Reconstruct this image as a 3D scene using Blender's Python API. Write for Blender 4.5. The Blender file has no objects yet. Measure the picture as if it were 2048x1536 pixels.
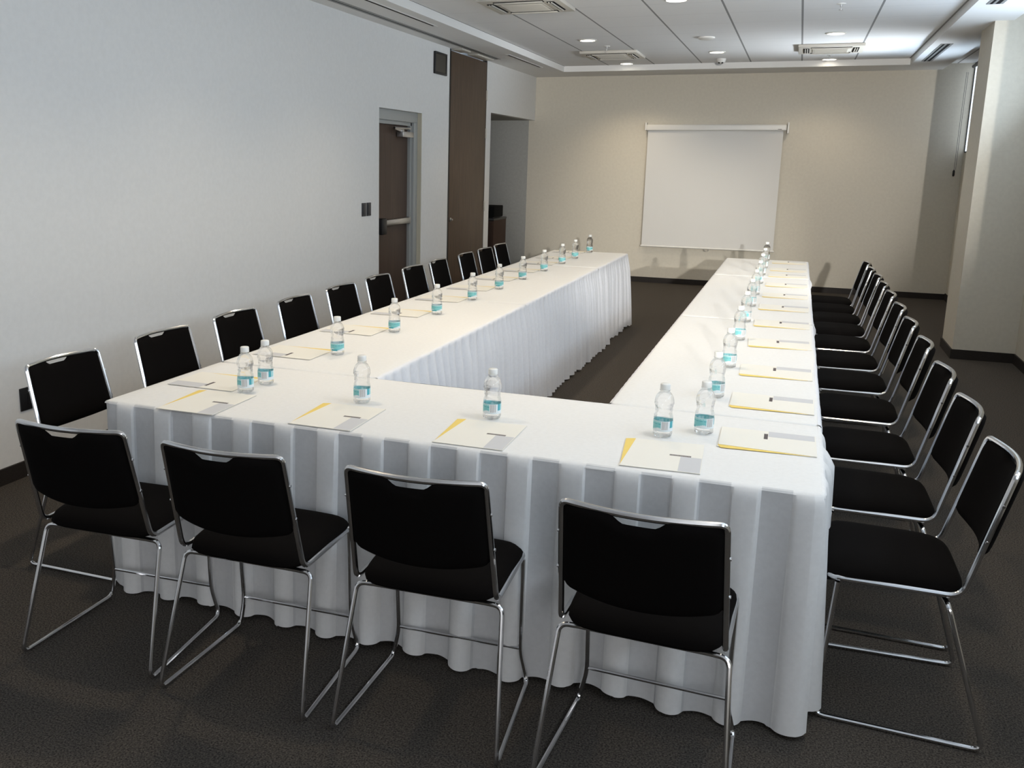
import bpy, bmesh, math, random
from mathutils import Vector, Matrix
random.seed(7)
S = bpy.context.scene
COL = S.collection
PI = math.pi

# ------------------------------------------------------------------ camera
YAW, PITCH, ROLL, HC = -0.36976, -0.20386, 0.01495, 1.65
cam_d = bpy.data.cameras.new('camera')
cam = bpy.data.objects.new('camera', cam_d); COL.objects.link(cam)
fwd = Vector((math.sin(YAW)*math.cos(PITCH), math.cos(YAW)*math.cos(PITCH), math.sin(PITCH)))
rt = Vector((math.cos(YAW), -math.sin(YAW), 0)); upv = rt.cross(fwd)
r2 = math.cos(ROLL)*rt + math.sin(ROLL)*upv
u2 = -math.sin(ROLL)*rt + math.cos(ROLL)*upv
M = Matrix((r2, u2, -fwd)).transposed().to_4x4()
M.translation = Vector((0, 0, HC))
cam.matrix_world = M
cam_d.sensor_width = 36; cam_d.sensor_fit = 'HORIZONTAL'
cam_d.lens = 1835.02*36/2048
cam_d.shift_x = (1024-869.404)/2048
cam_d.shift_y = (702.881-768)/2048
cam_d.clip_start = 0.05
S.camera = cam

# ------------------------------------------------------------------ exposure, world, daylight
S.view_settings.view_transform = 'Standard'
S.view_settings.look = 'None'
S.view_settings.exposure = 0.0
S.view_settings.gamma = 1.0
S.view_settings.use_curve_mapping = False
W = bpy.data.worlds.new('world'); S.world = W; W.use_nodes = True
W.node_tree.nodes['Background'].inputs[0].default_value = (0.62, 0.78, 1.0, 1)
W.node_tree.nodes['Background'].inputs[1].default_value = 1.5

XL, XR, XC, YF, YB = -3.657, 1.881, 1.397, 13.331, -6.5
ZS, ZC = 2.862, 2.935          # soffit, main ceiling
YC0, YC1 = 9.139, 9.752        # column
DAY = (0.66, 0.82, 1.0)
WARM = (1.0, 0.83, 0.60)

def light(name, kind, loc, energy, color, target=None, **kw):
    d = bpy.data.lights.new(name, kind); d.energy = energy; d.color = color
    for k, v in kw.items(): setattr(d, k, v)
    o = bpy.data.objects.new(name, d); COL.objects.link(o); o.location = loc
    if target is not None:
        o.rotation_euler = (Vector(target)-Vector(loc)).to_track_quat('-Z', 'Y').to_euler()
    return o
# daylight entering by the high windows of the right wall (bays before the pillar), plus two added fill lamps
light('daylight_near_windows', 'AREA', (XR-0.06, 2.6, 2.2), 92, DAY, (XL, 2.6, 5.2), shape='RECTANGLE', size=4.6, size_y=0.9)
light('daylight_middle_windows', 'AREA', (XR-0.06, 7.4, 2.2), 46, DAY, (XL, 7.4, 6.0), shape='RECTANGLE', size=2.6, size_y=0.9)
light('daylight_far_window', 'AREA', (XR-0.16, 11.3, 1.95), 6, DAY, (1.33, 11.1, 2.86), shape='RECTANGLE', size=2.0, size_y=0.2, spread=1.3)
light('far_ceiling_fill', 'AREA', (XR-0.17, 11.2, 2.0), 19, (.85, .93, 1.0), (-1.2, 10.4, 3.5), shape='RECTANGLE', size=2.0, size_y=0.25, spread=1.2)  # added fill lamp, aimed up to brighten the far ceiling
light('back_fill', 'AREA', (XR-0.06, -3.5, 2.35), 150, (.93, .95, 1.0), (XL, -3.5, 3.2), shape='RECTANGLE', size=4.0, size_y=0.9)  # added soft fill behind the viewer, in front of solid wall
# low raking light that throws the pillar and chair shadows, and an unseen spot placed to throw the right table's shadow
light('raking_light', 'SPOT', (1.12, -2.7, 2.02), 2480, (1.0, 0.96, 0.9), (-1.2, 13.3, 2.2), shadow_soft_size=0.045, spot_size=math.radians(25), spot_blend=0.5)
light('table_shadow_spot', 'SPOT', (1.74, 3.15, 1.66), 1150, (1.0, 0.95, 0.85), (-1.6, 13.3, 0.45), shadow_soft_size=0.03, spot_size=math.radians(22), spot_blend=1.0)

# ------------------------------------------------------------------ materials
MATS = {}
def mat(name, color, rough=0.5, metal=0.0, spec=0.5, **kw):
    if name in MATS: return MATS[name]
    m = bpy.data.materials.new(name); m.use_nodes = True
    b = m.node_tree.nodes['Principled BSDF']
    b.inputs['Base Color'].default_value = (*color, 1)
    b.inputs['Roughness'].default_value = rough
    b.inputs['Metallic'].default_value = metal
    b.inputs['Specular IOR Level'].default_value = spec
    for k, v in kw.items(): b.inputs[k].default_value = v
    MATS[name] = m
    return m
def noise_color(m, c1, c2, scale, detail=3, lo=0.35, hi=0.65, stretch=(1, 1, 1), bump=0.0, dist=0.002, rough_n=0.6):
    nt = m.node_tree; N = nt.nodes; L = nt.links; b = N['Principled BSDF']
    tc = N.new('ShaderNodeTexCoord'); mp = N.new('ShaderNodeMapping'); mp.inputs['Scale'].default_value = stretch
    n = N.new('ShaderNodeTexNoise'); n.inputs['Scale'].default_value = scale; n.inputs['Detail'].default_value = detail
    n.inputs['Roughness'].default_value = rough_n
    r = N.new('ShaderNodeValToRGB'); r.color_ramp.elements[0].position = lo; r.color_ramp.elements[1].position = hi
    r.color_ramp.elements[0].color = (*c1, 1); r.color_ramp.elements[1].color = (*c2, 1)
    L.new(tc.outputs['Object'], mp.inputs[0]); L.new(mp.outputs[0], n.inputs['Vector'])
    L.new(n.outputs['Fac'], r.inputs[0]); L.new(r.outputs[0], b.inputs['Base Color'])
    if bump:
        bp = N.new('ShaderNodeBump'); bp.inputs['Strength'].default_value = bump; bp.inputs['Distance'].default_value = dist
        L.new(n.outputs['Fac'], bp.inputs['Height']); L.new(bp.outputs[0], b.inputs['Normal'])
    return m

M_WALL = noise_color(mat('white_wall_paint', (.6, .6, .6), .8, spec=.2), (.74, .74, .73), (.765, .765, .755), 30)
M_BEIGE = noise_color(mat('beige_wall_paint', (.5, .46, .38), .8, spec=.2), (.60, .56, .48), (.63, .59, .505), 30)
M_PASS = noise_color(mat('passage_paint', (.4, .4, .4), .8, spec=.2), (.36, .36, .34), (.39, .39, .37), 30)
M_SOFF = mat('soffit_paint', (.82, .815, .80), .8, spec=.2)
M_CARPET = noise_color(mat('carpet', (.04, .035, .03), .95, spec=.1), (.010, .009, .008), (.150, .131, .112), 170, detail=5, lo=.36, hi=.70, bump=.6, dist=.004, rough_n=.75)
M_BASE = noise_color(mat('baseboard_dark', (.02, .016, .013), .6, spec=.3), (.014, .011, .010), (.026, .021, .018), 200)
M_CHROME = mat('chrome_tube', (.72, .72, .73), .16, 1.0)
M_STEEL = mat('brushed_steel', (.55, .55, .56), .32, 1.0)
M_FABRIC = noise_color(mat('black_upholstery', (.006, .005, .005), 1.0, spec=.06), (.0025, .002, .002), (.006, .005, .0045), 900, bump=.15)
M_CLOTH = noise_color(mat('white_tablecloth', (.8, .8, .8), .75, spec=.2), (.775, .77, .755), (.80, .795, .78), 60, bump=.06, dist=.002)
M_SKIRT = noise_color(mat('white_skirt', (.78, .78, .79), .6, spec=.3), (.73, .735, .76), (.76, .765, .79), 60, bump=.04, dist=.002)
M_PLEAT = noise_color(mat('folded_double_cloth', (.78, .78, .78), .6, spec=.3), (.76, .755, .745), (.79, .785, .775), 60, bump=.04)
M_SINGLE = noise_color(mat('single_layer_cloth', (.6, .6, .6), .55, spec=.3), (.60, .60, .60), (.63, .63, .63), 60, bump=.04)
M_WOOD = noise_color(mat('walnut_veneer', (.09, .06, .04), .5, spec=.35), (.072, .047, .031), (.125, .083, .054), 6, detail=6, lo=.3, hi=.7, stretch=(8, 8, .5), rough_n=.7)
M_DOORW = noise_color(mat('brown_door_veneer', (.07, .045, .035), .5, spec=.35), (.062, .039, .028), (.092, .059, .043), 5, detail=5, lo=.3, hi=.7, stretch=(8, 8, .5))
M_BLACK = mat('black_plastic', (.008, .008, .009), .45)
M_DARK = mat('dark_slot', (.01, .01, .011), .8, spec=.1)
M_GREYSLOT = mat('grey_metal_trim', (.25, .25, .24), .5)
M_SLATE = mat('slate_switch_plate', (.035, .037, .043), .45)
M_FRAME = mat('grey_door_frame', (.36, .37, .36), .45)
M_WHITE = mat('white_plastic', (.72, .71, .68), .4)
M_OFFW = mat('off_white_metal', (.60, .57, .51), .45)
M_SCREEN = mat('projection_fabric', (.66, .655, .64), .85, spec=.15)
M_PAPER = mat('cream_card', (.83, .805, .735), .6, spec=.3)
M_YELLOW = mat('yellow_sheet', (.86, .64, .16), .6)
M_SILVER = mat('silver_print', (.60, .60, .615), .5, .0)
M_INK = mat('dark_print', (.10, .08, .08), .6)
M_TEAL = mat('teal_print', (.20, .55, .56), .4)
M_TEALD = mat('deep_teal_print', (.06, .36, .42), .4)
M_TEALL = mat('pale_teal_print', (.50, .74, .75), .4)
M_LABW = mat('label_white', (.72, .78, .80), .4)
M_BARC = mat('barcode_grey', (.36, .31, .28), .5)
M_CAP = mat('white_cap', (.80, .80, .77), .35)
M_GRILLE = noise_color(mat('speaker_grille', (.05, .045, .035), .6), (.03, .026, .02), (.07, .06, .045), 900)

def emit(name, color, s):
    m = bpy.data.materials.new(name); m.use_nodes = True; nt = m.node_tree
    for n in list(nt.nodes): nt.nodes.remove(n)
    e = nt.nodes.new('ShaderNodeEmission'); o = nt.nodes.new('ShaderNodeOutputMaterial')
    e.inputs[0].default_value = (*color, 1); e.inputs[1].default_value = s
    nt.links.new(e.outputs[0], o.inputs[0]); return m
M_LAMP = emit('lamp_glow', (1.0, .93, .78), 9)
M_SKYP = emit('daylit_glass', (.80, .90, 1.0), 1.6)

def glass_mat(name, tint, fac, ior, rough=0.0):
    m = bpy.data.materials.new(name); m.use_nodes = True; nt = m.node_tree
    for n in list(nt.nodes): nt.nodes.remove(n)
    g = nt.nodes.new('ShaderNodeBsdfGlass'); g.inputs['IOR'].default_value = ior; g.inputs['Roughness'].default_value = rough
    g.inputs['Color'].default_value = (*tint, 1)
    t = nt.nodes.new('ShaderNodeBsdfTransparent'); t.inputs[0].default_value = (*tint, 1)
    x = nt.nodes.new('ShaderNodeMixShader'); x.inputs[0].default_value = fac
    o = nt.nodes.new('ShaderNodeOutputMaterial')
    nt.links.new(t.outputs[0], x.inputs[1]); nt.links.new(g.outputs[0], x.inputs[2]); nt.links.new(x.outputs[0], o.inputs[0])
    return m
M_PET = glass_mat('clear_bottle_plastic', (.985, .99, .995), .50, 1.40)

# ceiling tiles: grooves between the rows of tiles, faint butt joints across
def ceiling_mat():
    m = mat('ceiling_tiles', (.6, .6, .6), .85, spec=.15); nt = m.node_tree; N = nt.nodes; L = nt.links
    tc = N.new('ShaderNodeTexCoord'); sx = N.new('ShaderNodeSeparateXYZ'); L.new(tc.outputs['Object'], sx.inputs[0])
    def line(sock, off, period, half):
        a = N.new('ShaderNodeMath'); a.operation = 'SUBTRACT'; L.new(sock, a.inputs[0]); a.inputs[1].default_value = off
        p = N.new('ShaderNodeMath'); p.operation = 'PINGPONG'; L.new(a.outputs[0], p.inputs[0]); p.inputs[1].default_value = period/2
        c = N.new('ShaderNodeMath'); c.operation = 'LESS_THAN'; L.new(p.outputs[0], c.inputs[0]); c.inputs[1].default_value = half
        return c.outputs[0]
    g = line(sx.outputs['X'], -0.0985, 0.597, 0.0085)
    h = line(sx.outputs['Y'], 11.02, 0.6, 0.0028)
    n = N.new('ShaderNodeTexNoise'); n.inputs['Scale'].default_value = 350; L.new(tc.outputs['Object'], n.inputs['Vector'])
    r = N.new('ShaderNodeValToRGB'); r.color_ramp.elements[0].color = (.80, .80, .80, 1); r.color_ramp.elements[1].color = (.86, .86, .86, 1)
    L.new(n.outputs['Fac'], r.inputs[0])
    m1 = N.new('ShaderNodeMix'); m1.data_type = 'RGBA'; L.new(h, m1.inputs['Factor']); L.new(r.outputs[0], m1.inputs['A']); m1.inputs['B'].default_value = (.64, .64, .64, 1)
    m2 = N.new('ShaderNodeMix'); m2.data_type = 'RGBA'; L.new(g, m2.inputs['Factor']); L.new(m1.outputs['Result'], m2.inputs['A']); m2.inputs['B'].default_value = (.30, .30, .30, 1)
    L.new(m2.outputs['Result'], N['Principled BSDF'].inputs['Base Color'])
    return m
M_CEIL = ceiling_mat()

# ------------------------------------------------------------------ mesh helpers
def box(bm, x0, x1, y0, y1, z0, z1, bev=0.0, seg=2, mi=0):
    r = bmesh.ops.create_cube(bm, size=1)
    vs = r['verts']
    for v in vs:
        v.co = Vector(((x0+x1)/2+v.co.x*(x1-x0), (y0+y1)/2+v.co.y*(y1-y0), (z0+z1)/2+v.co.z*(z1-z0)))
    fs = {f for v in vs for f in v.link_faces}
    for f in fs: f.material_index = mi
    if bev:
        es = {e for v in vs for e in v.link_edges}
        rr = bmesh.ops.bevel(bm, geom=list(es), offset=bev, segments=seg, affect='EDGES', profile=.5)
        for f in rr['faces']: f.material_index = mi

def fillet(pts, r, n=5):
    P = [Vector(p) for p in pts]; out = [P[0]]
    for i in range(1, len(P)-1):
        a, b, c = P[i-1], P[i], P[i+1]
        d1 = (a-b); d2 = (c-b); l = min(r, d1.length*.48, d2.length*.48)
        s = b+d1.normalized()*l; e = b+d2.normalized()*l
        for k in range(n+1):
            t = k/n; out.append((1-t)**2*s+2*t*(1-t)*b+t*t*e)
    out.append(P[-1]); return out

def sweep(bm, pts, r, n=10, closed=False):
    P = [Vector(p) for p in pts]; rings = []; N_ = len(P)
    def tan(i):
        if closed: return (P[(i+1) % N_]-P[(i-1) % N_]).normalized()
        return (P[min(i+1, N_-1)]-P[max(i-1, 0)]).normalized()
    t0 = tan(0); up = Vector((0, 0, 1)) if abs(t0.z) < .9 else Vector((1, 0, 0))
    nrm = (up-t0*up.dot(t0)).normalized()
    for i in range(N_):
        t = tan(i); nrm = (nrm-t*nrm.dot(t)).normalized(); b = t.cross(nrm)
        rings.append([bm.verts.new(P[i]+r*(math.cos(2*PI*k/n)*nrm+math.sin(2*PI*k/n)*b)) for k in range(n)])
    m_ = N_ if closed else N_-1
    for i in range(m_):
        A, B = rings[i], rings[(i+1) % N_]
        for k in range(n): bm.faces.new((A[k], A[(k+1) % n], B[(k+1) % n], B[k]))
    if not closed:
        bm.faces.new(list(reversed(rings[0]))); bm.faces.new(rings[-1])

def lathe(bm, prof, n=24, c=(0, 0, 0), capb=True, capt=True, mi=0, axis='Z', fr=None):
    rings = []
    for r, z in prof:
        ring = []
        for k in range(n):
            a = 2*PI*k/n; rr = r if fr is None else r*fr(a, z)
            p = (rr*math.cos(a), rr*math.sin(a), z)
            if axis == 'X': p = (z, rr*math.cos(a), rr*math.sin(a))
            if axis == 'Y': p = (rr*math.sin(a), z, rr*math.cos(a))
            ring.append(bm.verts.new((c[0]+p[0], c[1]+p[1], c[2]+p[2])))
        rings.append(ring)
    for A, B in zip(rings, rings[1:]):
        for k in range(n):
            f = bm.faces.new((A[k], A[(k+1) % n], B[(k+1) % n], B[k])); f.material_index = mi
    if capb: f = bm.faces.new(list(reversed(rings[0]))); f.material_index = mi
    if capt: f = bm.faces.new(rings[-1]); f.material_index = mi
    return rings

def obj(name, bm, m, parent=None, smooth=True, loc=None, fixn=True, angle=35):
    if fixn: bmesh.ops.recalc_face_normals(bm, faces=bm.faces[:])
    me = bpy.data.meshes.new(name); bm.to_mesh(me); bm.free()
    for mm in (m if isinstance(m, (list, tuple)) else [m]): me.materials.append(mm)
    if smooth:
        me.polygons.foreach_set('use_smooth', [True]*len(me.polygons))
        try: me.set_sharp_from_angle(angle=math.radians(angle))
        except Exception: pass
    o = bpy.data.objects.new(name, me); COL.objects.link(o)
    if parent: o.parent = parent
    if loc: o.location = loc
    return o
def NB(): return bmesh.new()
def tag(o, label, cat, group=None, kind=None):
    o['label'] = label; o['category'] = cat
    if group: o['group'] = group
    if kind: o['kind'] = kind
    return o
def thing(name, label, cat, loc=(0, 0, 0), rz=0, group=None):
    o = bpy.data.objects.new(name, None); COL.objects.link(o)
    o.empty_display_size = .05; o.location = loc; o.rotation_euler = (0, 0, rz)
    return tag(o, label, cat, group)
def part(name, m, parent, *boxes, bev=0.0, label=None, smooth=True):
    bm = NB()
    for b in boxes: box(bm, *b, bev=bev)
    o = obj(name, bm, m, parent, smooth)
    if label: o['label'] = label
    return o
def struct(name, m, *boxes, label=None, cat=None, bm=None, parent=None):
    if bm is None:
        bm = NB()
        for b in boxes: box(bm, *b)
    o = obj(name, bm, m, parent, smooth=False)
    if parent is None:
        o['kind'] = 'structure'; o['label'] = label; o['category'] = cat
    elif label: o['label'] = label
    return o
def dup(root, loc, rz=0.0, label=None, group=None):
    r = root.copy(); COL.objects.link(r); r.location = loc; r.rotation_euler = (0, 0, rz)
    if label: r['label'] = label
    if group: r['group'] = group
    for ch in list(root.children):
        c = ch.copy(); COL.objects.link(c); c.parent = r
        for g in list(ch.children):
            d = g.copy(); COL.objects.link(d); d.parent = c
    return r

# ------------------------------------------------------------------ room shell
struct('floor', M_CARPET, (-7.2, 2.3, YB-.2, YF+.2, -.1, 0), label='dark brown grey carpet floor', cat='floor')
struct('ceiling', M_CEIL, (XL, 2.3, YB, YF, ZC, ZC+.08), label='white suspended tile ceiling with lines between tile rows', cat='ceiling')
# left wall with door recess, wood panel and passage opening
DY0, DY1, DZ = 7.93, 8.978, 2.134
PY0, PZ = 11.255, 2.26
struct('wall_left', M_WALL, (XL-.15, XL, YB, DY0, 0, ZC), (XL-.15, XL, DY0, DY1, DZ, ZC), (XL-.15, XL, DY1, 9.76, 0, ZC),
       (XL-.15, XL-.05, 9.76, 11.065, 0, ZC), (XL-.09, XL, 11.065, PY0, 0, ZC), (XL-.09, XL, PY0, YF, PZ, ZC),
       label='white side wall with recessed door and passage opening', cat='wall')
struct('wall_far', M_BEIGE, (XL-.09, 2.3, YF, YF+.15, 0, ZC+.05), label='beige end wall behind the projection screen', cat='wall')
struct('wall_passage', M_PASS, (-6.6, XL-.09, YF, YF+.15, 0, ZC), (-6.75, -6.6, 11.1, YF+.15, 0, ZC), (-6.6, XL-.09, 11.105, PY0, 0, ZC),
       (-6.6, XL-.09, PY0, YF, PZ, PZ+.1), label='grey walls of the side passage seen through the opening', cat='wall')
struct('wall_back', M_WALL, (XL-.15, 2.3, YB-.15, YB, 0, ZC), label='white wall behind the viewer', cat='wall')
SILL = 1.855
bmw = NB()
for b in ((XR, XR+.2, YB, YF, 0, SILL), (XR, XR+.2, YB, 0.2, SILL, ZC), (XR, XR+.2, 5.0, 6.2, SILL, ZC), (XR, XR+.2, 8.85, YC1+.02, SILL, ZC)): box(bmw, *b)
struct('wall_right', M_BEIGE, bm=bmw, label='beige window wall on the right', cat='wall')
struct('wall_pillar', M_BEIGE, (XC, XR, YC0, YC1, 0, ZC), label='beige square pillar standing against the window wall', cat='pillar')
struct('wall_near_pillar', M_BEIGE, (XC, XR, 5.5, 6.1, 0, ZC), label='beige square pillar nearer the viewer, outside the photo', cat='pillar')
# soffits
def soffit(name, x0, x1, y0, y1, lab): return struct(name, M_SOFF, (x0, x1, y0, y1, ZS, ZC), label=lab, cat='ceiling soffit')
XSI, YSI, XRI, XSE = -3.085, 12.632, 1.105, 1.534
soffit('trim_1', XL, XSI, YB, YF, 'flat white ceiling border along the left wall with long slots')
soffit('trim_2', XSI, XRI, YSI, YF, 'flat white ceiling border above the projection screen wall')
bms = NB(); box(bms, XRI, XSE, YB, YF, ZS, ZC)
struct('trim_3', M_SOFF, bm=bms, label='flat white ceiling border along the window side', cat='ceiling soffit')
# baseboards
BH, BT = .085, .013
struct('baseboard_left', M_BASE, (XL, XL+BT, YB, DY0, 0, BH), (XL, XL+BT, DY1, 9.74, 0, BH), (XL, XL+BT, 11.085, PY0, 0, BH), label='dark skirting board along the white wall', cat='baseboard')
struct('baseboard_far', M_BASE, (XL-.09, XR, YF-BT, YF, 0, .075), label='dark skirting board under the projection screen wall', cat='baseboard')
struct('baseboard_right', M_BASE, (XC-BT, XC, YC0-BT, YC1+BT, 0, BH), (XC, XR, YC0-BT, YC0, 0, BH), (XC, XR, YC1, YC1+BT, 0, BH),
       (XR-BT, XR, YB, 5.5, 0, BH), (XR-BT, XR, 6.1, YC0-BT, 0, BH), (XR-BT, XR, YC1+BT, YF-BT, 0, BH), label='dark skirting board around the pillar and window wall', cat='baseboard')

# windows
def window(n, y0, y1, lab):
    bm = NB()
    t = .018
    for b in ((XR+.002, XR+.09, y0, y1, SILL, SILL+t), (XR+.002, XR+.09, y0, y1, ZC-t, ZC), (XR+.002, XR+.09, y0, y0+t, SILL, ZC), (XR+.002, XR+.09, y1-t, y1, SILL, ZC)): box(bm, *b)
    k = int((y1-y0)/1.2)
    for i in range(1, k):
        yy = y0+(y1-y0)*i/k; box(bm, XR+.002, XR+.09, yy-.02, yy+.02, SILL, ZC)
    w = obj('window_%d' % n, bm, M_BLACK, None, False); w['kind'] = 'structure'; w['label'] = lab; w['category'] = 'window'
    bm = NB(); box(bm, XR+.010, XR+.014, y0+.005, y1-.005, SILL+.005, ZC-.01); obj('pane', bm, M_SKYP, w, False)
window(1, YC1+.02, YF, 'high window beyond the pillar, mostly covered by a black blind')
window(2, 6.2, 8.85, 'high window before the pillar')
window(3, 0.2, 5.0, 'high window beside the near tables')
struct('wall_outside_cap', M_BEIGE, (XR+.12, XR+.2, YB, YF, SILL, ZC), label='outer window reveal behind the glass', cat='wall')

# roller blind with cord in the far window
bl = thing('roller_blind', 'black roller blind hanging in the high window beyond the pillar', 'blind', (XR-.02, 11.5, SILL+.01))
part('blind_fabric', M_BLACK, bl, (-.003, .003, -1.7, 1.47, 0, ZC-SILL-.08))
bm = NB(); lathe(bm, [(.02, -1.72), (.02, 1.75)], 16, (-.002, 0, ZC-SILL-.06), axis='Y'); obj('roller_tube', bm, M_BLACK, bl)
bm = NB(); sweep(bm, [(-.075, 1.70, .95), (-.078, 1.72, .3), (-.08, 1.70, -.22)], .0025, 6); sweep(bm, [(-.055, 1.72, .95), (-.058, 1.74, .3), (-.06, 1.72, -.22)], .0025, 6)
obj('cord', bm, mat('grey_cord', (.12, .12, .12), .6), bl)
bm = NB(); lathe(bm, [(.006, -.30), (.013, -.29), (.013, -.235), (.006, -.22)], 12, (-.08, 1.70, 0)); obj('cord_weight', bm, M_BLACK, bl)

# door in the recess
d = NB()
FX = XL-.045
for b in ((XL-.13, FX, DY0, DY1, 2.035, DZ), (XL-.13, FX, 8.875, DY1, 0, 2.035), (XL-.13, FX, DY0, DY0+.03, 0, 2.035),
          (XL-.13, FX-.025, DY0+.03, 8.875, 2.0, 2.035), (XL-.13, FX-.025, 8.845, 8.875, 0, 2.035)): box(d, *b, bev=.003)
door = obj('door_1', d, M_FRAME, None); door['kind'] = 'structure'; door['label'] = 'brown veneer door in a grey metal frame with a push bar'; door['category'] = 'door'
part('door_leaf', M_DOORW, door, (XL-.145, XL-.105, DY0+.03, 8.845, .008, 2.0), bev=.002)
part('frame_reveal', mat('cream_reveal', (.62, .57, .45), .6), door, (FX-.002, XL-.002, 8.97, DY1-.0005, 0, DZ-.001), smooth=False)
pb = part('push_bar', M_STEEL, door, (XL-.095, XL-.05, 8.20, 8.80, 1.025, 1.085), bev=.008)
part('bar_end', M_BLACK, pb, (XL-.105, XL-.035, 8.09, 8.20, .95, 1.105), bev=.01)
part('bar_end', M_STEEL, pb, (XL-.105, XL-.055, 8.80, 8.842, 1.02, 1.09), bev=.008)
cl = part('door_closer', M_STEEL, door, (XL-.10, XL-.03, 8.56, 8.84, 1.885, 1.94), bev=.006)
bm = NB(); sweep(bm, [(XL-.06, 8.60, 1.945), (XL-.03, 8.35, 1.965), (XL-.055, 8.80, 1.975)], .011, 8); box(bm, XL-.075, XL-.045, 8.57, 8.63, 1.93, 1.96, bev=.004); obj('closer_arm', bm, M_STEEL, cl)

# full height storage panel
wp = thing('wooden_panel_door', 'tall walnut panel door reaching the ceiling, between door and passage', 'panel door', (XL, 10.41, 0))
part('panel', M_WOOD, wp, (-.045, .006, -.615, .615, .01, ZS-.025), bev=.002)
part('edge_trim', M_BLACK, wp, (-.045, .002, -.65, -.616, .005, ZS-.005)); part('edge_trim', M_BLACK, wp, (-.045, .002, .616, .65, .005, ZS-.005))
for z in (2.45, 2.0, 1.12, .25):
    bm = NB(); lathe(bm, [(.011, z-.06), (.011, z+.06)], 12, (.012, .628, 0)); obj('hinge', bm, M_OFFW, wp)
bm = NB(); lathe(bm, [(.022, .005), (.022, .016), (.009, .02), (.012, .035), (.006, .04)], 16, (0, -.575, 1.01), axis='X'); obj('lock', bm, M_STEEL, wp)

# partition track, plates and slots in the left border
tr = thing('partition_track', 'long dark double track in the ceiling border along the left wall', 'track', (-3.475, 2.2, ZS))
part('track_edge', M_GREYSLOT, tr, (-.035, -.008, -8.6, 8.72, -.004, .0)); part('track_edge', M_GREYSLOT, tr, (.008, .035, -8.6, 8.72, -.004, 0))
part('track_slot', M_DARK, tr, (-.008, .008, -8.6, 8.72, -.0025, 0))
for yy, ln, lab in ((9.93, .28, 'small cream ceiling plate over the near edge of the panel door'), (10.62, .6, 'long cream ceiling plate over the middle of the panel door')):
    bm = NB(); box(bm, XL+.004, XL+.13, yy-ln/2, yy+ln/2, ZS-.018, ZS, bev=.003)
    tag(obj('access_plate', bm, M_OFFW), lab, 'ceiling plate')
for x, y0, y1, w, lab in ((-3.222, 1.0, 8.155, .016, 'narrow dark air slot running along the left ceiling border nearer the camera'), (-3.232, 10.542, 11.935, .016, 'short narrow dark air slot in the left ceiling border near the screen wall')):
    t = thing('air_slot', lab, 'air vent', (x, (y0+y1)/2, ZS), 0, 'narrow air slots in the left border'); h = (y1-y0)/2
    part('slot_frame', M_SOFF, t, (-w-.008, w+.008, -h-.05, h+.05, -.003, 0)); part('slot', M_DARK, t, (-w/2, w/2, -h, h, -.005, -.001))
for x, y0, y1, lab in ((1.237, 10.63, 12.25, 'twin slot linear diffuser in the window side ceiling border, beyond the pillar'), (1.237, 6.6, 8.22, 'twin slot linear diffuser in the window side border, cut by the photo top')):
    t = thing('linear_diffuser', lab, 'air vent', (x, (y0+y1)/2, ZS), 0, 'linear diffusers on the window side'); h = (y1-y0)/2
    part('diffuser_frame', M_GREYSLOT, t, (-.055, .055, -h, h, -.004, 0)); part('slot', M_DARK, t, (-.035, -.018, -h+.02, h-.02, -.006, -.001)); part('slot', M_DARK, t, (.004, .03, -h+.02, h-.02, -.006, -.001))

# ------------------------------------------------------------------ ceiling fittings
def make_cassette(loc, rz, lab, s=.33):
    t = thing('air_conditioner', lab, 'air conditioner', loc, rz, 'ceiling cassette air conditioners')
    bm = NB(); box(bm, -s, s, -s, s, -.032, 0, bev=.008); obj('casing', bm, M_OFFW, t)
    bm = NB(); box(bm, -s*.56, s*.56, -s*.56, s*.56, -.040, -.032, bev=.004)
    for i in range(14):
        y = -s*.5+i*s/14*1.03; box(bm, -s*.5, s*.5, y, y+.006, -.044, -.040)
    obj('intake_grille', bm, M_OFFW, t)
    for k in range(4):
        a = k*PI/2; c, q = math.cos(a), math.sin(a)
        bm = NB(); box(bm, -s*.62, s*.62, s*.66, s*.84, -.036, -.0315)
        bmesh.ops.rotate(bm, verts=bm.verts, matrix=Matrix.Rotation(a, 3, 'Z')); o = obj('air_outlet', bm, M_DARK, t)
        bm = NB(); box(bm, -s*.60, s*.60, s*.70, s*.73, -.045, -.034); box(bm, -s*.60, s*.60, s*.77, s*.795, -.045, -.034)
        bmesh.ops.rotate(bm, verts=bm.verts, matrix=Matrix.Rotation(a, 3, 'Z')); obj('louvre', bm, M_OFFW, o)
    return t
make_cassette((-2.205, 7.66, ZC), 0, 'cream ceiling air conditioner cut off by the top edge of the photo')
make_cassette((-2.185, 11.33, ZC), 0, 'cream ceiling air conditioner between two downlights on the left')
make_cassette((.195, 11.30, ZC), 0, 'cream ceiling air conditioner on the right, nearest the pillar')

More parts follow.
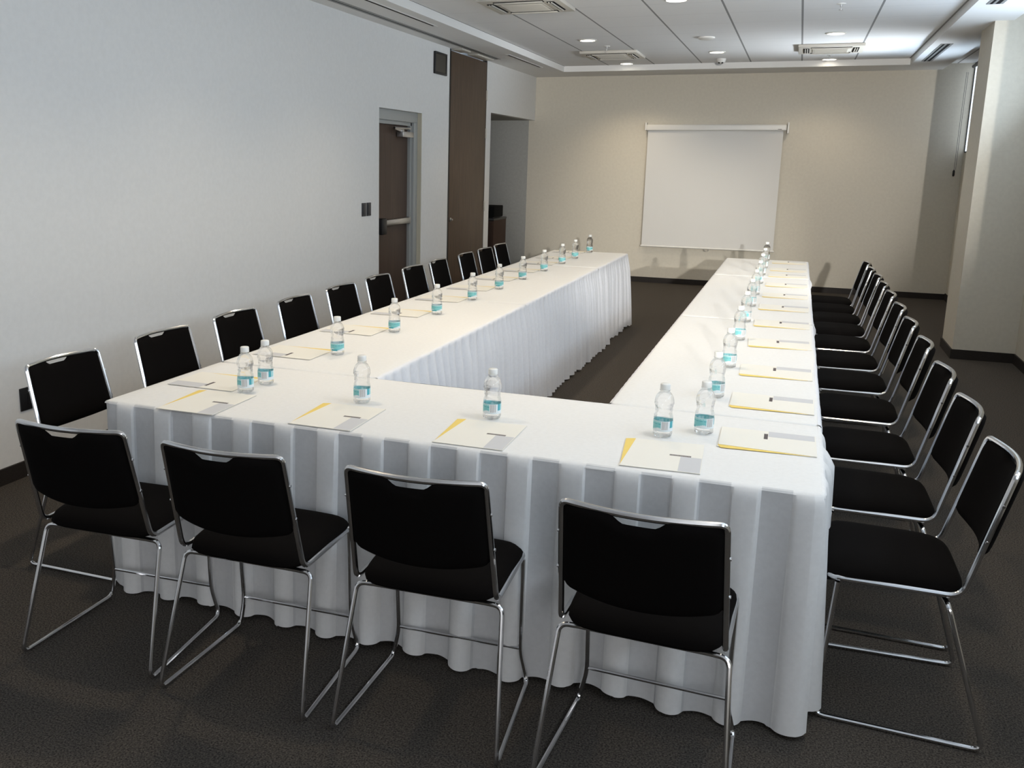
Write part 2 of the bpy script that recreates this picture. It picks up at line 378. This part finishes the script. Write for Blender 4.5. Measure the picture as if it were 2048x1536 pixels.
DL = [(-2.215, 10.058, 'lit round downlight just before the left air conditioner'), (-2.215, 12.44, 'lit round downlight in the far left ceiling corner, by the screen wall'),
      (-1.01, 11.44, 'lit round downlight in the middle ceiling row, above the projection screen'), (.207, 10.15, 'lit round downlight just before the right air conditioner'),
      (.21, 12.50, 'lit round downlight just beyond the right air conditioner'), (-1.03, 7.83, 'lit round downlight grazing the top edge of the photo, middle row')]
DLX = [(-2.21, 6.7), (-2.21, 4.9), (-2.21, 3.1), (.2, 7.7), (.2, 5.3), (.2, 3.0), (-1.03, 4.6)]
PW = 42
def downlight(x, y, lab):
    t = thing('downlight', lab, 'ceiling light', (x, y, ZC), 0, 'round recessed downlights')
    bm = NB(); lathe(bm, [(.078, -.001), (.095, -.001), (.097, -.006), (.08, -.010), (.078, -.003)], 32, capb=False, capt=False); obj('trim_ring', bm, M_WHITE, t)
    bm = NB(); lathe(bm, [(.079, -.004), (.079, -.002)], 32); obj('lamp_disc', bm, M_LAMP, t)
    return t
for x, y, lab in DL: downlight(x, y, lab)
for x, y in DLX: downlight(x, y, 'lit round downlight outside the top of the photo')
for x, y in [(a, b) for a, b, _ in DL]+DLX:
    light('downlight_beam', 'SPOT', (x, y, ZC-.02), PW*(1.32 if x < 0 else .76), WARM, (x, y, 0), shadow_soft_size=.07, spot_size=math.radians(128), spot_blend=.75)

t = thing('smoke_detector', 'flat round white smoke detector on the ceiling before the middle downlight', 'smoke detector', (-1.01, 10.15, ZC))
bm = NB(); lathe(bm, [(.085, 0), (.085, -.012), (.07, -.022), (.05, -.025)], 28); obj('cover', bm, M_WHITE, t)
t = thing('motion_sensor', 'small white domed ceiling sensor with black spots beyond the middle downlight', 'sensor', (-1.02, 12.18, ZC))
bm = NB(); lathe(bm, [(.06, 0), (.058, -.02), (.045, -.045), (.02, -.058)], 24); obj('dome', bm, M_WHITE, t)
for dx in (-.018, .018):
    bm = NB(); bmesh.ops.create_uvsphere(bm, u_segments=10, v_segments=6, radius=.013, matrix=Matrix.Translation((dx, -.03, -.047))); obj('lens', bm, M_BLACK, t)
for x, y, lab in ((.19, 8.39, 'small chrome sprinkler head near the top edge of the photo'), (-2.12, 10.62, 'small sprinkler head between left downlight and left air conditioner'), (.204, 12.04, 'small sprinkler head between right air conditioner and the downlight beyond')):
    t = thing('sprinkler', lab, 'sprinkler', (x, y, ZC), 0, 'sprinkler heads')
    bm = NB(); lathe(bm, [(.035, 0), (.035, -.004), (.02, -.008)], 20); obj('rosette', bm, M_WHITE, t)
    bm = NB(); lathe(bm, [(.008, -.006), (.008, -.022), (.004, -.024), (.004, -.044), (.016, -.046), (.016, -.049)], 12); obj('nozzle', bm, M_STEEL, t)

# ------------------------------------------------------------------ wall fittings
t = thing('wall_speaker', 'black framed wall speaker high on the white wall, beside the tall panel', 'speaker', (XL, 9.450, 2.667))
part('speaker_frame', M_BLACK, t, (0, .024, -.175, -.15, -.112, .112), (0, .024, .15, .175, -.112, .112), (0, .024, -.15, .15, .090, .112), (0, .024, -.15, .15, -.112, -.090), (0, .01, -.15, .15, -.1, .1), bev=.004)
part('grille', M_GRILLE, t, (.01, .017, -.149, .149, -.089, .089))
for y, lab in ((7.597, 'dark wall switch, the left one of the pair beside the door'), (7.70, 'dark wall switch, the right one of the pair beside the door')):
    t = thing('light_switch', lab, 'switch', (XL, y, 1.215), 0, 'dark switches beside the door')
    part('switch_plate', M_SLATE, t, (0, .008, -.042, .042, -.06, .06), bev=.002); part('rocker', M_SLATE, t, (.008, .013, -.03, .03, -.045, .045), bev=.002)
t = thing('wall_socket', 'black wall socket plate with a white insert, low behind the nearest left chair', 'socket', (XL, 3.60, .41))
part('socket_plate', M_BLACK, t, (0, .009, -.095, .095, -.06, .06), bev=.002)
part('insert', M_BLACK, t, (.009, .012, -.05, .05, -.03, .03)); part('connector', M_WHITE, t, (.012, .015, -.03, -.012, -.008, .014), label='white insert')

# projection screen
t = thing('projection_screen', 'pulled down white projection screen on the beige wall', 'projection screen', (-1.12, YF, 0))
bm = NB(); box(bm, -.915, .905, -.115, -.035, 2.115, 2.198, bev=.018, seg=4); obj('screen_case', bm, M_WHITE, t)
part('screen_fabric', M_SCREEN, t, (-.893, .868, -.078, -.076, .535, 2.13))
bm = NB(); lathe(bm, [(.011, -.905), (.011, .88)], 12, (0, -.077, .527), axis='X'); obj('bottom_bar', bm, M_WHITE, t)
bm = NB(); sweep(bm, fillet([(-.03, -.077, .52), (-.028, -.08, .49), (.028, -.08, .49), (.03, -.077, .52)], .015), .004, 8); obj('pull_handle', bm, M_STEEL, t)
for x in (-.925, .925):
    part('bracket', M_WHITE, t, (x-.012, x+.012, -.10, 0, 2.08 if x > 0 else 2.12, 2.225), bev=.004)
bm = NB()
for i in range(5): box(bm, .80+i*.010, .8075+i*.010, -.1165, -.115, 2.128, 2.138)
obj('case_badge', bm, M_INK, t)

# cabinet and appliance in the passage
t = thing('side_cabinet', 'dark brown cabinet standing in the side passage', 'cabinet', (-4.25, 12.3, 0))
part('cabinet_body', mat('dark_cabinet', (.045, .026, .019), .7, spec=.15), t, (-.43, .425, -.29, .29, .0, .875), bev=.003); part('worktop', M_BLACK, t, (-.435, .43, -.295, .3, .875, .905), bev=.003)
part('cabinet_door', MATS['dark_cabinet'], t, (-.42, -.003, -.308, -.29, .08, .86), bev=.002); part('cabinet_door', MATS['dark_cabinet'], t, (.003, .415, -.308, -.29, .08, .86), bev=.002)
t = thing('countertop_appliance', 'black box shaped appliance on the cabinet in the side passage', 'appliance', (-4.05, 12.25, .905))
part('housing', mat('matt_black', (.006, .006, .006), .95, spec=.1), t, (-.2, .22, -.2, .2, .012, .165), bev=.01); part('foot', M_BLACK, t, (-.18, .19, -.17, .17, 0, .012))

# ------------------------------------------------------------------ tables with cloth and skirts
TZ = .75
X = dict(a=-2.372, b=-1.592, c=-.609, d=.147)
def pleat_profile(kind, s, rnd, bumps=()):
    """returns (period-normalised offset at top, at bottom) for arc length s"""
    if kind == 'box':                      # broad box pleats
        per = .1695; k = (s-.1157)/per; i = math.floor(k); f = k-i; F = .48
        j = rnd[i % len(rnd)]; e = .03
        if f < F:                          # raised, double folded strip
            up_ = min(1, f/e, (F-f)/e)
            top = (.005+.006*f/F)*up_
            bot = (.024+.012*j)*max(0, math.sin(PI*f/F))**.6
        else:
            top = -.001
            bot = -(.010+.008*j)*math.sin(PI*(f-F)/(1-F))
        bot += .007*math.sin(2*PI*k*.31+j*3)
        return top, bot
    per = .098; k = s/per + .30*math.sin(s*3.1)+.20*math.sin(s*7.7); i = math.floor(k); f = k-i
    j = rnd[i % len(rnd)]
    w = abs(math.sin(PI*k))
    top = (.026+.010*j)*(w**.9)-.014
    bot = (.046+.022*j)*(w**1.0)-.016 + .008*math.sin(s*5+1)
    return top, bot
def skirt(parent, pts, kind, seed, hem=.012, push=0.0, bumps=()):
    """pleated cloth hanging along a polyline of (x, y) corners; outward is to the right of travel"""
    rr = random.Random(seed); rnd = [rr.random() for _ in range(97)]
    segs = []; s = 0.0; ds = .0056 if kind == 'box' else .0075
    P = [Vector((p[0], p[1])) for p in pts]
    samples = []
    for a, b in zip(P, P[1:]):
        L = (b-a).length; n = max(2, int(L/ds)); t = (b-a)/L; nr = Vector((t.y, -t.x))
        for i in range(n+1):
            samples.append((a+(b-a)*i/n, nr, s+L*i/n))
        s += L
    # soften the normals round the corners
    NN = []
    for i, (p, nr, ss) in enumerate(samples):
        acc = Vector((0, 0))
        for k in (range(-6, 7) if kind == 'box' else range(-3, 4)):
            q = samples[min(max(i+k, 0), len(samples)-1)]; acc += q[1]
        NN.append(acc.normalized())
    rows = [TZ-.0004, TZ-.0025, TZ-.008, TZ-.02, TZ-.035, TZ-.055, .66, .58, .5, .42, .34, .26, .19, .13, .08, .04, 0]
    bm = NB(); prev = None
    for i, (p, nr, ss) in enumerate(samples):
        top, bot = pleat_profile(kind, ss, rnd)
        h = hem + .008*math.sin(ss*9+seed)+.006*rnd[int(ss/.15) % 97]
        colv = []
        for z in rows:
            zz = max(z, h) if z > 0 else h
            t = 1-(zz/TZ); w = t**.85
            lift = min(1, max(0, TZ-.006-zz)/(.02 if kind == 'box' else .16))
            sway = .012*math.sin(ss*2.3+seed+z*2.0)*t
            off = .003 + top*(1-.6*w)*lift + bot*w + .024*t + sway
            for bs, bw, ba in bumps: off += ba*math.exp(-((ss-bs)/bw)**2)*min(1, max(0, TZ-.006-zz)/.05)*(1-.5*t)
            if zz > TZ-.001: off = -.010
            elif zz > TZ-.004: off = -.002
            if push: off -= push*min(1, max(0, (.72-zz)/.18))
            q = p+NN[i]*off
            colv.append(bm.verts.new((q.x, q.y, zz)))
        if prev:
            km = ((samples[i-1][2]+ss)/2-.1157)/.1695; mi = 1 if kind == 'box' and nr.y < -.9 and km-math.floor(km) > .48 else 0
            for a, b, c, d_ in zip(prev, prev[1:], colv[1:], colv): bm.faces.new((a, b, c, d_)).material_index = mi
        prev = colv
    bmesh.ops.remove_doubles(bm, verts=bm.verts[:], dist=.0002)
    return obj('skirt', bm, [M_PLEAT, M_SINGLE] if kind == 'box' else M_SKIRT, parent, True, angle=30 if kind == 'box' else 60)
def cloth_top(parent, x0, x1, y0, y1, r=.012, seed=0):
    """cloth lying over a table top: rounded over the edge, slightly uneven"""
    rr = random.Random(seed); nx = max(8, int((x1-x0)/.05)); ny = max(8, int((y1-y0)/.05)); bm = NB()
    ph = [rr.random()*6 for _ in range(6)]
    def z(x, y): return TZ + .0006*math.sin(x*9+ph[0])*math.sin(y*7+ph[1])
    xs = [x0+r+(x1-x0-2*r)*i/nx for i in range(nx+1)]; ys = [y0+r+(y1-y0-2*r)*i/ny for i in range(ny+1)]
    def wob(t, k): return .0028*math.sin(t*5.1+ph[k])+.002*math.sin(t*13+ph[k+1])
    g = [[bm.verts.new((x, y, z(x, y))) for y in ys] for x in xs]
    for i in range(nx):
        for j in range(ny): bm.faces.new((g[i][j], g[i+1][j], g[i+1][j+1], g[i][j+1]))
    loop = [(i, 0) for i in range(nx)]+[(nx, j) for j in range(ny)]+[(i, ny) for i in range(nx, 0, -1)]+[(0, j) for j in range(ny, 0, -1)]
    base = [g[i][j] for i, j in loop]; prev = base
    for a, drop in ((30, 0), (60, 0), (85, 0)):
        a_ = math.radians(a); cur = []
        for (i, j), v in zip(loop, base):
            ox = (-1 if i == 0 else 1 if i == nx else 0); oy = (-1 if j == 0 else 1 if j == ny else 0)
            l = math.hypot(ox, oy) or 1
            e = r*math.sin(a_)*(1 if l < 1.2 else .9)
            wx = wob(v.co.y, 0) if ox else 0; wy = wob(v.co.x, 2) if oy else 0
            cur.append(bm.verts.new((v.co.x+ox/l*e+ox*wx*math.sin(a_), v.co.y+oy/l*e+oy*wy*math.sin(a_), v.co.z-r*(1-math.cos(a_))-drop)))
        n = len(loop)
        for k in range(n): bm.faces.new((prev[k], prev[(k+1) % n], cur[(k+1) % n], cur[k]))
        prev = cur
    return obj('tablecloth', bm, M_CLOTH, parent, True, angle=80)
def table(label, x0, x1, y0, y1, seed):
    cx, cy = (x0+x1)/2, (y0+y1)/2
    t = thing('banquet_table', label, 'table', (0, 0, 0), 0, 'banquet tables of the U shaped setting')
    part('table_top', M_DOORW, t, (x0+.018, x1-.018, y0+.018, y1-.018, TZ-.035, TZ-.003))
    for sx in (x0+.12, x1-.12):
        for sy in (y0+.14, y1-.14):
            bm = NB(); lathe(bm, [(.016, 0), (.016, .02), (.0125, .021), (.0125, TZ-.035)], 12, (sx, sy, 0)); obj('leg', bm, M_BLACK, t)
    cloth_top(t, x0, x1, y0, y1, seed=seed)
    return t
Y1, YM, YS, YEL, YER = 3.437, 5.73, 8.09, 9.587, 9.646
G = .004
tf = table('white clothed cross table closest to the camera, box pleated skirt', X['a'], X['d'], 2.671, Y1-G, 1)
R_ = .03
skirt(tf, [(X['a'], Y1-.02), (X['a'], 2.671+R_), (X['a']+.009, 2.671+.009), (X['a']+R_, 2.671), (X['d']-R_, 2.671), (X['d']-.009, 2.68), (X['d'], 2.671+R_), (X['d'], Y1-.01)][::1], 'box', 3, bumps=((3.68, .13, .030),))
# travel direction above: outward normal must point away from the table
skirt(tf, [(X['c']-.02, Y1-.002), (X['b']+.02, Y1-.002)], 'gather', 5)
rows = (('left', X['a'], X['b'], YEL), ('right', X['c'], X['d'], YER))
names = {('left', 0): 'white clothed table, nearest of the left row, gathered skirt on its inner side', ('left', 1): 'white clothed table, middle of the left row', ('left', 2): 'white clothed table at the far end of the left row, near the passage',
         ('right', 0): 'white clothed table, nearest of the right row', ('right', 1): 'white clothed table, middle of the right row', ('right', 2): 'white clothed table at the far end of the right row, in front of the screen'}
for nm, x0, x1, ye in rows:
    for k, (a, b) in enumerate(((Y1+G, YM-.0015), (YM+.0015, YS-G), (YS+G, ye))):
        t = table(names[(nm, k)], x0, x1, a, b, 10+k+(5 if nm == 'left' else 0))
        # right hand side of travel points outward; where chairs are pushed in, the cloth gives way
        if nm == 'right':
            skirt(t, [(x1, a+.004), (x1, b-.004)], 'gather', 20+k, push=.08, bumps=((.02, .10, .022),) if k else ())
            skirt(t, [(x0, b-.004), (x0, a+.004)], 'gather', 30+k)
        else:
            skirt(t, [(x1, a+.004), (x1, b-.004)], 'gather', 20+k)
            skirt(t, [(x0, b-.004), (x0, a+.004)], 'gather', 30+k, push=.16)
        if k == 2: skirt(t, [(x1-.004, b), (x0+.004, b)], 'gather', 40)

# ------------------------------------------------------------------ chair
def cushion(bm, outline, zb, zt, n=48, power=6, rings=8, side=.012):
    """upholstered pad: outline(theta)->(x,y), flat base, domed top"""
    def ring(f, z):
        return [bm.verts.new((outline(2*PI*k/n)[0]*f+CX, outline(2*PI*k/n)[1]*f+CY, z(f, k) if callable(z) else z)) for k in range(n)]
    CX, CY = outline.c
    T = zt-zb
    rs = []
    rs.append(ring(.90, zb)); rs.append(ring(.975, zb+side*.35)); rs.append(ring(1.0, zb+side))
    for f in (.99, .965, .92, .85, .7, .5, .25, .08):
        h = (1-f**power)**.5
        rs.append(ring(f, (lambda ff, k, h=h: zb+side+(T-side)*h)))
    for A, B in zip(rs, rs[1:]):
        for k in range(n): bm.faces.new((A[k], A[(k+1) % n], B[(k+1) % n], B[k]))
    bm.faces.new(rs[-1]); bm.faces.new(list(reversed(rs[0])))
class Outline:
    def __init__(s, hw_f, hw_r, y0, y1, e=5.0): s.a, s.b, s.y0, s.y1, s.e = hw_f, hw_r, y0, y1, e; s.c = (0, (y0+y1)/2)
    def __call__(s, t):
        c, q = math.cos(t), math.sin(t); e = s.e
        r = (abs(c)**e+abs(q)**e)**(-1/e); x, y = r*c, r*q
        hw = s.b+(s.a-s.b)*(y+1)/2
        return (x*hw, y*(s.y1-s.y0)/2)
def make_chair(label, group):
    t = thing('stacking_chair', label, 'chair', (0, 0, 0), 0, group)
    r = .0075
    # sled: rear legs, floor runners, front legs
    for s in (-1, 1):
        path = fillet([(s*.17, .135, .425), (s*.222, .13, .425), (s*.250, .0, .009), (s*.232, .455, .009), (s*.208, .445, .115), (s*.212, .425, .441)], .032, 5)
        bm = NB(); sweep(bm, path, r, 10); obj('sled_leg', bm, M_CHROME, t)
    bm = NB(); sweep(bm, [(-.17, .135, .425), (.17, .135, .425)], r, 10); obj('rear_crossbar', bm, M_CHROME, t)
    bm = NB(); sweep(bm, [(-.208, .445, .125), (.208, .445, .125)], .006, 10); obj('stretcher', bm, M_CHROME, t)
    # seat rails running up into the back loop
    top = []
    for k in range(1, 10):
        u = k/10; x = -.205+.41*u
        top.append((x*.967, .004-.035*math.sin(PI*u), .826))
    base = [(.0, .455, .452), (-.21, .452, .452), (-.212, .10, .452), (-.199, .005, .826)]
    left = fillet(base+[top[0]], .038, 6)
    bm = NB(); pts = left[:-1]+[Vector(p) for p in top]
    right = [Vector((-p.x, p.y, p.z)) for p in reversed(left[:-1])]
    pts = pts+right
    sweep(bm, pts, .0085, 10); obj('seat_and_back_frame', bm, M_CHROME, t)
    bm = NB(); cushion(bm, Outline(.219, .204, .082, .490, 6.0), .440, .500)
    for v in bm.verts:
        y = v.co.y
        if y > .40: v.co.z -= (y-.40)**2*3.0
    obj('seat', bm, M_FABRIC, t)
    # backrest: curved pad with a hand notch under the top bar
    nu, nv = 40, 18; T = .017; bm = NB()
    def P(u, v, side):
        hw = .2015-.004*v; x = hw*u
        bot = .572-.020*(1-abs(u)**2.2)+.016*max(0, (abs(u)-.9)/.1)**2
        notch = .002+(.023*(lambda q: q*q*(3-2*q))(max(0.0, min(1.0, (1-abs(x)/.076)*1.9))) if abs(x) < .076 else 0)
        topz = .828-notch-.022*max(0, (abs(u)-.88)/.12)**2
        z = bot+(topz-bot)*v
        yb = .100-(z-.452)*(.095/.374)
        w = ((1-abs(u)**10)*(1-abs(2*v-1)**10)); w = max(w, 0)**.5
        return (x, yb-.042*(1-u*u)-.001+side*T*w, z)
    F = [[bm.verts.new(P(-1+2*i/nu, j/nv, 1)) for j in range(nv+1)] for i in range(nu+1)]
    B = [[bm.verts.new(P(-1+2*i/nu, j/nv, -1)) for j in range(nv+1)] for i in range(nu+1)]
    for A in (F, B):
        for i in range(nu):
            for j in range(nv): bm.faces.new((A[i][j], A[i+1][j], A[i+1][j+1], A[i][j+1]))
    bmesh.ops.remove_doubles(bm, verts=bm.verts[:], dist=.0004)
    obj('backrest', bm, M_FABRIC, t, angle=70)
    for s in (-1, 1):
        for z in (.625, .735):
            y = .100-(z-.452)*(.095/.374)
            xo = .2190-(z-.452)*.034; bm = NB(); lathe(bm, [(.0045, .0), (.0045, .004)], 10, (xo if s > 0 else -xo-.004, y, z), axis='X')
            obj('bolt', bm, M_CHROME, t)
    return t
ORD = ['nearest', 'second', 'third', 'fourth', 'fifth', 'sixth', 'seventh', 'eighth', 'ninth', 'tenth', 'farthest']
front = [(-2.050, 2.145, 3.4, 'black chair at the cross table, leftmost of the four nearest chairs'), (-1.490, 2.14, 1.9, 'black chair at the cross table, second from the left of the front four'),
         (-.892, 2.160, 2.5, 'black chair at the cross table, third from the left of the front four'), (-.285, 2.135, -1.6, 'black chair at the cross table, rightmost of the front four, cut by the bottom edge')]
LCH = [2.93, 3.58, 4.21, 4.82, 5.44, 6.035, 6.72, 7.27, 7.94, 8.50, 9.03]
RCH = [3.03, 3.64, 4.26, 4.93, 5.575, 6.185, 6.80, 7.37, 7.91, 8.44, 8.97]
chair0 = make_chair(front[0][3], 'chairs at the cross table')
chair0.location = (front[0][0], front[0][1], 0); chair0.rotation_euler = (0, 0, math.radians(front[0][2]))
for x, y, a, lab in front[1:]: dup(chair0, (x, y, 0), math.radians(a), lab, 'chairs at the cross table')
rj = random.Random(4)
for i, y in enumerate(LCH):
    dup(chair0, (-2.800+rj.uniform(-.01, .01), y, 0), -PI/2+math.radians(rj.uniform(-1.5, 1.5)), 'black chair beside the white wall, %s from the camera in the left row' % ORD[i], 'chairs along the left row')
for i, y in enumerate(RCH):
    dup(chair0, (.633+(0 if i < 9 else -.015), y, 0), PI/2+math.radians(rj.uniform(-1.2, 1.2)), 'black chair on the window side, %s from the camera in the right row' % ORD[i], 'chairs along the right row')

# ------------------------------------------------------------------ water bottle
def make_bottle(label, group):
    t = thing('water_bottle', label, 'bottle', (0, 0, 0), 0, group)
    k = 1.17
    raw = [(.012, .0), (.0215, .0008), (.0255, .005), (.0268, .011), (.0262, .018), (.0262, .050), (.0266, .056), (.0255, .0605), (.0257, .0625), (.0240, .067), (.0246, .0695), (.0232, .0735),
           (.0238, .0765), (.0229, .080), (.0242, .084), (.0240, .0865), (.0262, .091), (.0258, .0935), (.0270, .098), (.0264, .1005), (.0266, .106), (.0260, .110), (.0246, .116), (.0215, .123), (.0170, .1295), (.0132, .1335), (.0128, .1355), (.0150, .136), (.0150, .1375), (.0125, .138), (.0125, .150)]
    prof = [(r*k*1.03, z*k) for r, z in raw]
    def fr(a, z):
        if z < .010*k: return 1+.055*math.cos(5*a)
        if .062*k < z < .106*k: return 1+.026*math.sin(2*a+z*260)
        return 1
    bm = NB(); lathe(bm, prof, 30, fr=fr); o = obj('bottle_body', bm, M_PET, t, angle=60)
    # cap
    capp = [(.0140*k, .1385*k), (.0144*k, .140*k), (.0142*k, .1535*k), (.0128*k, .1555*k), (.004*k, .156*k)]
    bm = NB(); lathe(bm, capp, 36, fr=lambda a, z: 1+.012*math.cos(18*a)); obj('cap', bm, M_CAP, t, angle=60)
    # label: printed wrap
    n, m = 96, 18; z0, z1 = .0195*k, .0500*k; R = .0268*k*1.035; bm = NB()
    V = [[bm.verts.new((R*math.cos(2*PI*i/n), R*math.sin(2*PI*i/n), z0+(z1-z0)*j/m)) for i in range(n)] for j in range(m+1)]
    rr = random.Random(2)
    for j in range(m):
        for i in range(n):
            f = bm.faces.new((V[j][i], V[j][(i+1) % n], V[j+1][(i+1) % n], V[j+1][i]))
            a = i/n; v = j/m; c = 1
            if v > .93: c = 0
            if a < .40: # printed teal field with wavy white lower edge
                if v < .20+.10*math.sin(a*22): c = 0
                if .62 < v < .70 and (i % 7) < 5: c = 2
                if .80 < v < .86 and (i % 5) < 4: c = 3
                if v < .18 and .05 < a < .2: c = 2
            elif a < .56:   # bar code block
                c = 0
                if .42 < a < .53 and .12 < v < .90: c = 4 if i % 2 else 0
            elif a < .62: c = 2 if v > .3 else 0
            elif a < .635: c = 0
            elif a < .66: c = 1 if v > .3 else 0
            elif a < .80:   # small print
                c = 0
                if .3 < v < .85 and (j % 3): c = 3
                if v < .15 and .72 < a < .79: c = 4
            else:
                if v < .30: c = 0
                if .5 < v < .8 and (i % 6) < 3: c = 3
            f.material_index = c
    obj('label_wrap', bm, [M_LABW, M_TEAL, M_TEALD, M_TEALL, M_BARC], t)
    return t
LB = [3.116, 3.759, 4.416, 5.059, 5.712, 6.312, 6.939, 7.572, 8.225, 8.76, 9.44]
RB = [3.134, 3.675, 4.271, 4.994, 5.622, 6.28, 6.88, 7.56, 8.19, 8.76, 9.48]
FB = [(-1.958, 2.969, 'leftmost of the four on the cross table'), (-1.474, 3.016, 'second from the left on the cross table'), (-.955, 3.011, 'third from the left on the cross table'), (-.358, 3.040, 'rightmost of the four on the cross table')]
bott = make_bottle('clear water bottle with teal label, %s' % FB[0][2], 'bottles on the cross table')
ZT = TZ+.0012
bott.location = (FB[0][0], FB[0][1]+.031, ZT); bott.rotation_euler = (0, 0, math.radians(125))
for x, y, l in FB[1:]: dup(bott, (x, y+.031, ZT), math.radians(rj.uniform(112, 132)), 'clear water bottle with teal label, %s' % l, 'bottles on the cross table')
for i, y in enumerate(LB):
    dup(bott, (-1.962+rj.uniform(-.006, .006), y+.031, ZT), math.radians(120 if i == 0 else rj.uniform(195, 225)), 'clear water bottle with teal label, %s from the camera on the left row' % ORD[i], 'bottles along the left row')
for i, y in enumerate(RB):
    x = [-.232, -.236, -.228, -.226, -.226, -.226, -.226, -.226, -.23, -.23, -.236][i]
    dup(bott, (x, y+.031, ZT), math.radians(rj.uniform(135, 165)), 'clear water bottle with teal label, %s from the camera on the right row' % ORD[i], 'bottles along the right row')

# ------------------------------------------------------------------ paper folder
def make_folder(label, group):
    """origin at the bottom centre; x across (.24), y away from the reader (.31)"""
    t = thing('paper_folder', label, 'folder', (0, 0, 0), 0, group)
    w, h = .12, .305
    part('back_cover', M_PAPER, t, (-w, w, 0, h, 0, .0007), smooth=False)
    bm = NB()   # yellow insert fanning out at the spine
    z0, z1 = .0009, .0014
    pts = [(-w+.002, .02), (w-.02, .02), (w-.02, h-.012), (-w+.014, h-.002), (-w-.012, h-.012)]
    lo = [bm.verts.new((x, y, z0)) for x, y in pts]; hi = [bm.verts.new((x, y, z1)) for x, y in pts]
    bm.faces.new(hi); bm.faces.new(list(reversed(lo)))
    for k in range(5): bm.faces.new((lo[k], lo[(k+1) % 5], hi[(k+1) % 5], hi[k]))
    o = obj('insert_sheet', bm, M_YELLOW, t, False); o['label'] = 'yellow insert sheet'
    bm = NB(); z0, z1 = .0017, .0024
    pts = [(-w+.002, 0), (w, 0), (w, h), (-w+.020, h-.004)]
    lo = [bm.verts.new((x, y, z0)) for x, y in pts]; hi = [bm.verts.new((x, y, z1)) for x, y in pts]
    bm.faces.new(hi); bm.faces.new(list(reversed(lo)))
    for k in range(4): bm.faces.new((lo[k], lo[(k+1) % 4], hi[(k+1) % 4], hi[k]))
    cv = obj('cover', bm, M_PAPER, t, False)
    bm = NB(); box(bm, w-.066, w-.002, .004, .15, .0024, .0027); obj('silver_panel', bm, M_SILVER, cv, False)
    bm = NB(); x = w-.10
    box(bm, x, x+.066, .1515, .1535, .0024, .0027); box(bm, x, x+.066, .1620, .1640, .0024, .0027)
    rr = random.Random(3); q = x
    while q < x+.062:
        ww = rr.uniform(.002, .0045); box(bm, q, q+ww, .1535, .1620, .0024, .0027); q += ww+.0012
    obj('printed_title', bm, M_INK, cv, False)
    return t
FF = [(-1.998, 2.655, 1.5, 'leftmost of the four on the cross table'), (-1.462, 2.680, 1, 'second from the left on the cross table'), (-.925, 2.684, 1, 'third from the left on the cross table'), (-.318, 2.701, 3, 'rightmost of the four on the cross table')]
fold = make_folder('cream paper folder with silver corner, %s' % FF[0][3], 'folders on the cross table')
ZF = TZ+.0016
fold.location = (FF[0][0], FF[0][1], ZF); fold.rotation_euler = (0, 0, math.radians(FF[0][2]))
for x, y, a, l in FF[1:]: dup(fold, (x, y, ZF), math.radians(a), 'cream paper folder with silver corner, %s' % l, 'folders on the cross table')
for i, y in enumerate(LB):
    dup(fold, (-2.318+rj.uniform(-.008, .008), y+(-.015 if i else -.02), ZF), -PI/2+math.radians(rj.uniform(-1, 1)), 'cream paper folder, %s from the camera on the left row' % ORD[i], 'folders along the left row')
RF = [3.02, 3.56, 4.15, 4.87, 5.515, 6.18, 6.80, 7.45, 8.12, 8.60, 9.285]
for i, y in enumerate(RF):
    dup(fold, (.128, y+.125, ZF), PI/2+math.radians(rj.uniform(-1, 2)), 'cream paper folder, %s from the camera on the right row' % ORD[i], 'folders along the right row')
